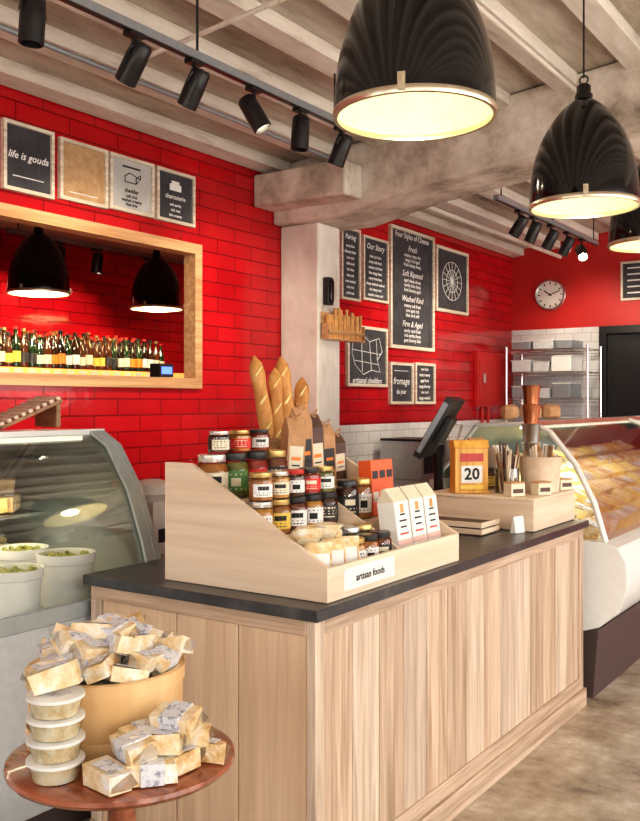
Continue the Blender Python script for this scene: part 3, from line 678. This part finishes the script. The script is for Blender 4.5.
b = B(); b.M = T(-2.28, 3.90, CZ+.002, rz=180); b.prismY([(-.08, 0), (.1, 0), (.1, .03), (-.08, .10)], -.06, .06, BLACKM); b.box(.0, .03, -.03, .03, .06, .09, GREYM); b.done('card_terminal', bevel=.004)

# ------------------------------------------------------------------ back counter
b = B(); b.box(WX+.02, -3.42, 6.0, 9.1, .86, .90, STEEL); b.box(WX+.03, -3.46, 6.02, 9.08, .08, .86, CASEWH)
for k in range(5): b.box(-3.46, -3.45, 6.05+k*.6, 6.61+k*.6, .12, .82, STEEL)
b.box(WX+.03, -3.5, 6.04, 9.06, 0, .08, DARKBASE)
b.done('back_counter', bevel=.004)
b = B(); b.box(-3.95, -3.55, 6.7, 7.15, .902, 1.22, STEEL); b.box(-3.55, -3.545, 6.74, 7.11, .95, 1.18, BLACKM); b.box(-3.95, -3.55, 6.7, 7.15, 1.22, 1.24, BLACKM); b.tube([(-3.53, 6.76, 1.2), (-3.52, 6.92, 1.2), (-3.53, 7.09, 1.2)], .01, CHROME, 8); b.done('counter_oven', bevel=.006)
b = B(); b.M = T(-3.7, 7.6, .902); b.cyl(.09, 0, .02, BLACKM); b.box(-.06, .04, -.07, .07, .02, .3, STEEL); b.lathe([(.05, .3), (.09, .42), (.09, .44), (0, .45)], GLASS, None, 20, False); b.done('coffee_grinder', bevel=.004)
b = B()
rx0, rx1, ry0, ry1 = -3.86, -2.98, 9.22, 9.66
for x in (rx0, rx1):
    for y in (ry0, ry1): b.cyl(.013, 0, 2.14, CHROME, T(x, y, 0), 10)
for z in (.3, .85, 1.28, 1.58, 1.86, 2.10):
    for y in (ry0, ry1): b.tube([(rx0, y, z), (rx1, y, z)], .006, CHROME, 6); b.tube([(rx0, y, z-.03), (rx1, y, z-.03)], .005, CHROME, 6)
    for k in range(12):
        x = rx0+(rx1-rx0)*k/11; b.tube([(x, ry0, z), (x, ry1, z)], .004, CHROME, 5)
b.done('wire_shelving')
b = B()
for z in (.862, 1.292, 1.592, 1.872, 2.112):
    x = rx0+.05
    while x < rx1-.2:
        w = random.uniform(.16, .24); h = random.uniform(.09, .16) if z < 2.1 else .08
        b.box(x, x+w, ry0+.03, ry1-.05, z, z+h, random.choice([CASEWH, CASEPANEL, GREYM, GREYM])); b.box(x-.006, x+w+.006, ry0+.024, ry1-.044, z+h, z+h+.012, CASEWH); x += w+.03
b.done('storage_bins', bevel=.004)

# ------------------------------------------------------------------ cheese chunks
def chunk(b, M, sx, sy, sz, mat, lab=None, wedge=False, rnd=random, wrap=False):
    j = lambda a: a*rnd.uniform(.86, 1.08)
    vs = []
    for z in (-sz/2, sz/2):
        for (u, v) in ((-1, -1), (1, -1), (1, 1), (-1, 1)):
            w = .35 if (wedge and u > 0) else 1
            vs.append(Vector((j(u*sx/2), j(v*sy/2*w), j(z))))
    b.add(vs, [(0, 3, 2, 1), (4, 5, 6, 7), (0, 1, 5, 4), (1, 2, 6, 5), (2, 3, 7, 6), (3, 0, 4, 7)], mat, M)
    if wrap:
        for u in (-1, 1):
            w = .35 if (wedge and u > 0) else 1
            x = u*sx*.5; q = [(x, -sy*.42*w, -sz*.3), (x+u*.012, -sy*.5*w, sz*.1), (x+u*.016, -sy*.1*w, sz*.35), (x+u*.006, sy*.3*w, sz*.45), (x+u*.014, sy*.5*w, -sz*.1), (x, sy*.3*w, -sz*.4)]
            b.add(q, [(0, 1, 2, 3, 4, 5)], PLASTIC, M)
    if lab:
        if not wedge and rnd.random() > .5:
            b.box(-sx*.22, sx*.26, -sy*.545, sy*.545, -sz*.5, sz*.55, lab, M)
        else:
            b.box(-sx*.34, sx*.34, -sy*.30*(.7 if wedge else 1), sy*.30*(.7 if wedge else 1), sz*.52, sz*.55, lab, M)
def pile(name, items, bevel=.006, wrap=False):
    b = B()
    for it in items: chunk(b, *it, wrap=wrap)
    return b.done(name, bevel=bevel, angle=60)

# left deli case
LY0, LY1 = .3, 2.60
prof = [(-3.56, 1.08), (-3.20, 1.42), (-2.86, 1.425), (-2.76, 1.37), (-2.64, 1.20), (-2.56, 1.0), (-2.51, .84)]
b = B()
b.prismY([(-3.58, .12), (-2.58, .12), (-2.52, .30), (-2.505, .70), (-2.51, .79), (-3.58, .79)], LY0, LY1-.05, CASEPANEL)
b.prismY([(-3.60, .10), (-2.54, .10), (-2.50, .30), (-2.495, .84), (-2.52, .86), (-2.56, .80), (-3.60, .80), (-3.60, .3)], LY1-.05, LY1, CASEWH)
b.box(-3.5, -2.62, LY0+.02, LY1-.06, 0, .12, DARKBASE)
b.sheetY([(-2.525, .78), (-2.50, .79), (-2.497, .845), (-2.51, .85)], LY0, LY1-.05, CASEGREY, .006)
b.box(-3.58, -2.53, LY0+.01, LY1-.05, .79, .80, STEEL)
b.box(-3.60, -3.56, LY0, LY1, .8, 1.08, CASEWH)
b.sheetY(prof[2:], LY0, LY1-.02, GLASS, -.006)
b.sheetY([prof[1], prof[2]], LY0, LY1-.02, CASEWH, .014)
b.box(-2.875, -2.85, LY0, LY1, 1.415, 1.44, CASEWH)
b.box(-2.93, -2.89, LY0+.05, LY1-.08, 1.395, 1.412, STRIP)
b.sheetY([prof[0], prof[1]], LY0, LY1-.02, CASEBACK, .008)
b.prismY(prof+[(-2.54, .80), (-3.56, .80)], LY1-.018, LY1-.008, CASEBACK)
for yy in (.9, 1.7, 2.5): b.sheetY([(-3.54, 1.10), (-3.22, 1.402)], yy, yy+.02, STEEL, -.012)
for yy in (LY1-.03, 1.35):
    b.tube([(x, yy+.0, z) for x, z in prof], .014, CASEGREY, 8)
    b.sheetY(prof[2:], yy-.05, yy+.03, CASEGREY, .012)
    b.sheetY(prof[0:3], yy-.02, yy+.03, CASEWH, .012)
b.box(-3.5, -3.12, LY0+.02, LY1-.08, 1.08, 1.088, GLASS)
b.tube([(-3.12, LY0+.02, 1.084), (-3.12, LY1-.08, 1.084)], .008, CHROME, 6)
for yy in (.6, 1.3, 2.4): b.tube([(-3.5, yy, .8), (-3.5, yy, 1.08), (-3.15, yy, 1.08)], .008, CHROME, 6)
b.done('deli_display_case', bevel=.002)
area('case_light', (-2.93, 1.45, 1.385), (-3.0, 1.45, .8), 2.0, .04, 9, (1, .86, .62)).rotation_euler = (0, math.radians(8), math.radians(90))
def pot(x, y, r=.103, h=.19):
    b = B(); b.M = T(x, y, .802)
    b.lathe([(0, 0), (r*.88, 0), (r*.92, .01), (r*.97, h*.8), (r*1.03, h*.82), (r*1.05, h*.9), (r*1.04, h), (r*.95, h), (r*.93, h*.85), (0, h*.85)], WHITE, None, 40, False)
    b.lathe([(0, h*.93), (r*.5, h*.92), (r*.93, h*.86)], OLIVE, None, 30, False)
    rr = random.Random(int(x*1000+y*77))
    for k in range(26):
        a = rr.uniform(0, 6.28); q = r*.85*math.sqrt(rr.random()); b.lathe([(0, -.008), (.008, -.005), (.011, 0), (.008, .006), (0, .009)], OLIVE, T(q*math.cos(a), q*math.sin(a), h*.93, rx=rr.uniform(0, 90)), 8, False)
    return b.done('olive_crock')
pot(-2.685, 2.26); pot(-2.665, 2.01, .10, .17); pot(-2.92, 2.24, .10, .19); pot(-2.90, 2.0, .1, .17)
its = []
r = random.Random(5)
for i in range(42):
    yy = 1.5+(i % 14)*.075; tier = i//14
    its.append((T(-3.42+tier*.12, yy, .84+(2-tier)*.055, rz=r.uniform(-40, 40), ry=20, rx=r.uniform(-10, 10)), .13, .085, .07, r.choice([CHEESE, CHEESE2, YCHEESE]), LABELG, r.random() > .5, r))
for i in range(20):
    its.append((T(-3.36+(i % 2)*.15, 1.55+(i//2)*.095, 1.128, rz=r.uniform(-40, 40)), .12, .085, .065, r.choice([CHEESE, CHEESE2, YCHEESE]), LABELG, r.random() > .5, r))
for i in range(10):
    its.append((T(-3.27+r.uniform(-.02, .05), 1.6+i*.09, 1.195, rz=r.uniform(-60, 60), rx=r.uniform(-20, 20)), .11, .08, .06, r.choice([CHEESE, CHEESE2, YCHEESE]), LABELG, r.random() > .5, r))
pile('case_cheese_selection', its)
b = B(); b.M = T(-3.04, 2.33, 1.445, rz=-20)
for k in range(9): b.box(-.14, .14, -.13+k*.03, -.113+k*.03, .0, .014, PLY, T(0, 0, .065, rx=24))
b.box(-.14, -.11, -.13, .13, -.014, 0, DARKW, T(0, 0, .065, rx=24)); b.box(.11, .14, -.13, .13, -.014, 0, DARKW, T(0, 0, .065, rx=24))
b.box(-.13, .13, .10, .118, 0.004, .11, DARKW); b.box(-.13, .13, -.125, -.113, .002, .012, DARKW)
b.done('slatted_bread_board', bevel=.002)
b = B(); b.M = T(-3.0, 2.95, 0)
b.box(-.25, .25, -.18, .18, .82, .85, STEEL)
for sx in (-.22, .22):
    for sy in (-.15, .15): b.cyl(.015, 0, .82, STEEL, T(sx, sy, 0), 8)
b.box(-.22, .22, -.15, .15, .25, .27, STEEL)
b.done('prep_table', bevel=.003)
b = B(); b.M = T(-2.93, 2.95, .852)
b.cyl(.1, 0, .03, STEEL); b.box(-.1, .1, -.09, .09, .03, .26, CASEWH); b.lathe([(.1, 0), (.115, .03), (.1, .07), (.04, .09), (0, .092)], CASEWH, T(0, 0, .26), 28, False); b.box(.1, .103, -.06, .06, .08, .14, BLACKM)
b.done('deli_scale', bevel=.012)

# right deli case
RY0, RY1 = 4.72, 8.6
rp = [(-2.42, 1.10), (-2.16, 1.42), (-1.84, 1.43), (-1.74, 1.39), (-1.60, 1.22), (-1.50, 1.02), (-1.44, .82)]
bump = [(-1.44, .82), (-1.37, .80), (-1.325, .72), (-1.32, .60), (-1.36, .47), (-1.46, .38), (-1.54, .35)]
b = B()
b.prismY([(-2.45, .80)]+bump+[(-2.45, .35)], RY0, RY1, CASEWH)
b.prismY([(-2.42, 0), (-1.50, 0), (-1.47, .36), (-2.42, .36)], RY0+.01, RY1, DARKBASE)
b.sheetY(rp[2:], RY0+.02, RY1, GLASS, -.006)
b.sheetY(rp[1:3], RY0+.02, RY1, CASEWH, .012)
b.box(-1.86, -1.83, RY0, RY1, 1.42, 1.445, ALU)
b.box(-1.93, -1.88, RY0+.08, RY1-.1, 1.40, 1.418, STRIP)
b.sheetY(rp[0:2], RY0, RY1, CASEBACK, .006)
b.box(-2.45, -2.41, RY0, RY1, .80, 1.1, CASEWH)
for yy in (RY0+.02, 6.6): b.tube([(x, yy, z) for x, z in rp], .013, CASEWH, 8)
b.sheetY(rp[2:], RY0, RY0+.05, CASEWH, .012)
b.box(-2.40, -2.0, RY0+.05, RY1-.05, 1.17, 1.178, GLASS)
b.done('cheese_display_case', bevel=.002)
area('case_light', (-1.92, 6.6, 1.385), (-1.9, 6.6, .8), 3.6, .04, 13, (1, .93, .76)).rotation_euler = (0, math.radians(-8), math.radians(90))
its = []; r = random.Random(11)
for tier in range(6):
    x = -1.56-tier*.125; z = .862+tier*.06
    yy = RY0+.14
    while yy < 7.9:
        w = r.uniform(.10, .17)
        its.append((T(x, yy, z, rz=r.uniform(-25, 25), ry=22, rx=r.uniform(-8, 8)), .12, w*.82, r.uniform(.06, .10), r.choice([YCHEESE, YCHEESE, YCHEESE, CHEESE, CHEESE2]), LABELG if r.random() > .6 else None, r.random() > .5, r))
        yy += w
b = B()
for it in its: chunk(b, *it)
for tier in range(6):
    x = -1.56-tier*.125; b.box(x-.06, x+.062, RY0+.06, 8.0, .802, .812+tier*.06, CASEWH)
b.done('cheese_wedge_selection', bevel=.006, angle=60)
b = B(); b.M = T(-2.0, 4.95, 1.446)
for k in range(5):
    pillow(b, .14, .09, .09, [KRAFT, CORK, PLY, KRAFT, CRUST][k], T(-.05+.08*(k % 2), k*.15, 0, rz=r.uniform(-40, 40)))
b.done('bread_rounds')

# ------------------------------------------------------------------ pedestal table with cheeses
TX, TY, TZ = -1.561, 1.477, .74
b = B(); b.M = T(TX, TY, 0)
b.lathe([(0, TZ-.03), (.232, TZ-.03), (.252, TZ-.022), (.26, TZ-.012), (.258, TZ-.003), (.25, TZ), (0, TZ)], REDWOOD, None, 72, False)
b.lathe([(.14, TZ-.03), (.13, TZ-.05), (.05, TZ-.06), (.03, TZ-.10), (.035, TZ-.18), (.045, TZ-.30), (.035, TZ-.38), (.028, TZ-.45), (.035, .16), (.05, .12), (.0, .10)], REDWOOD, None, 28, False)
for k in range(3):
    M = T(rz=90+120*k)
    b.tube([(.03, 0, .15), (.10, 0, .12), (.18, 0, .06), (.25, 0, .018)], [.028, .024, .02, .018], REDWOOD, 10, M)
b.done('pedestal_table')
BX, BY = -1.675, 1.535; bz = TZ+.001
b = B(); b.M = T(BX, BY, bz)
b.lathe([(0, 0), (.180, 0), (.182, .003), (.184, .175), (.176, .175), (.174, .012), (0, .012)], TUBW, None, 64, False)
b.lathe([(.185, .0), (.188, .0), (.188, .045), (.185, .045)], TUBW, None, 64, False)
b.lathe([(.185, .14), (.188, .14), (.188, .173), (.185, .173)], TUBW, None, 64, False)
b.done('round_wooden_cheese_box')
r = random.Random(3); its = []
for i in range(8):
    a = i*math.pi/4+.2; its.append((T(BX+.10*math.cos(a), BY+.10*math.sin(a), bz+.125, rz=math.degrees(a)+r.uniform(-30, 30), rx=r.uniform(-15, 15)), .10, .07, .055, CHEESE, LABELG, False, r))
for i in range(15):
    a = i*math.pi*2/15; rr_ = .135+r.uniform(-.01, .012)
    its.append((T(BX+rr_*math.cos(a), BY+rr_*math.sin(a), bz+.185+r.uniform(-.005, .02), rz=r.uniform(0, 180), rx=r.uniform(-25, 25), ry=r.uniform(-22, 22)), r.uniform(.085, .11), r.uniform(.05, .062), r.uniform(.034, .044), r.choice([CHEESE, CHEESE, CHEESE2]), LABELG, r.random() > .75, r))
for i in range(9):
    a = i*math.pi/4.5+.4; its.append((T(BX+.075*math.cos(a), BY+.075*math.sin(a), bz+.222+r.uniform(0, .012), rz=r.uniform(0, 180), rx=r.uniform(-25, 25), ry=r.uniform(-20, 20)), .11, .058, .04, r.choice([CHEESE, CHEESE, CHEESE2]), LABELG, False, r))
for a in (0, 2.1, 4.2): its.append((T(BX+.03*math.cos(a), BY+.03*math.sin(a), bz+.255, rz=a*50, rx=15), .10, .055, .038, CHEESE, LABELG, False, r))
pile('wrapped_cheese_pile', its, .006, True)
its = []
for (dx, dy, dz, rz, rx) in [(.12, -.155, .024, -10, 0), (.17, -.08, .024, 50, 0), (.11, -.02, .024, 20, 0), (.19, -.01, .026, 80, 0), (.125, -.085, .066, -20, 10), (.17, .03, .066, 35, 12), (.13, .07, .026, 100, 0), (.11, -.03, .07, 75, 5), (.19, .07, .026, 10, 0), (.16, .01, .105, 10, 14), (.16, -.05, .07, 30, -6)]:
    its.append((T(TX+dx, TY+dy, bz+dz, rz=rz, rx=rx), .105, .062, .044, r.choice([CHEESE, CHEESE, CHEESE2]), LABELG, r.random() > .7, r))
pile('wrapped_cheese_pile', its, .006, True)
b = B(); px, py = TX-.012, TY-.181
for k in range(4):
    M = T(px, py, bz+k*.046)
    b.lathe([(0, .002), (.0475, .002), (.055, .036), (0, .037)], PCHEESE, M, 28, False)
    b.lathe([(.048, 0), (.057, .037)], PLASTIC, M, 32, False)
    b.lathe([(.056, .037), (.062, .0375), (.062, .044), (.055, .0455), (0, .0455)], FROST, M, 32, False)
    b.box(-.03, .03, -.02, .02, .0456, .046, LABELG, M)
b.done('clear_deli_tubs')
b = B(); chunk(b, T(px, py, bz+.218, rz=40, ry=-14), .10, .065, .05, CHEESE, LABELG, True, wrap=True); b.done('cheese_wedge', bevel=.006, angle=60)
b = B(); b.M = T(-1.62, 1.02, 0)
b.lathe([(0, 0), (.13, 0), (.155, .60), (.165, .61), (.165, .63), (.150, .63), (.145, .60), (.12, .02), (0, .02)], STEEL, None, 40, False)
b.lathe([(.166, .60), (.172, .61), (.172, .635), (.160, .64), (.15, .63)], BLACKM, None, 40, False)
b.done('metal_bin')

# ------------------------------------------------------------------ light
w = bpy.data.worlds.new('world'); scene.world = w; w.use_nodes = True
nt = w.node_tree; bg = nt.nodes['Background']
tc = nt.nodes.new('ShaderNodeTexCoord'); sp = nt.nodes.new('ShaderNodeSeparateXYZ'); nt.links.new(tc.outputs['Generated'], sp.inputs[0])
mr = nt.nodes.new('ShaderNodeMapRange'); mr.inputs[1].default_value = -1; mr.inputs[2].default_value = 1; nt.links.new(sp.outputs['Z'], mr.inputs[0])
rp_ = ramp(nt, [(.40, (1, .89, .77)), (.52, (1, .97, .93)), (.8, (.96, .97, 1.0))])
nt.links.new(mr.outputs[0], rp_.inputs['Fac'])
nt.links.new(rp_.outputs['Color'], bg.inputs['Color']); bg.inputs['Strength'].default_value = 4.1
S = bpy.data.lights.new('sun', 'SUN'); S.energy = 1.5; S.angle = math.radians(15); S.color = (1, .93, .82)
so = bpy.data.objects.new('sun', S); scene.collection.objects.link(so)
so.rotation_euler = Vector((-.75, .55, -.36)).to_track_quat('-Z', 'Y').to_euler(); so.location = (3, -2, 4)

# ------------------------------------------------------------------ camera
cam = bpy.data.cameras.new('camera'); co = bpy.data.objects.new('camera', cam); scene.collection.objects.link(co)
cam.sensor_fit = 'AUTO'; cam.sensor_width = 36; cam.lens = 36*909/821
cam.shift_y = -8.5/821
co.location = (0, 0, 1.55); co.rotation_euler = (math.radians(90), 0, math.radians(34.3))
cam.clip_start = .05
scene.camera = co
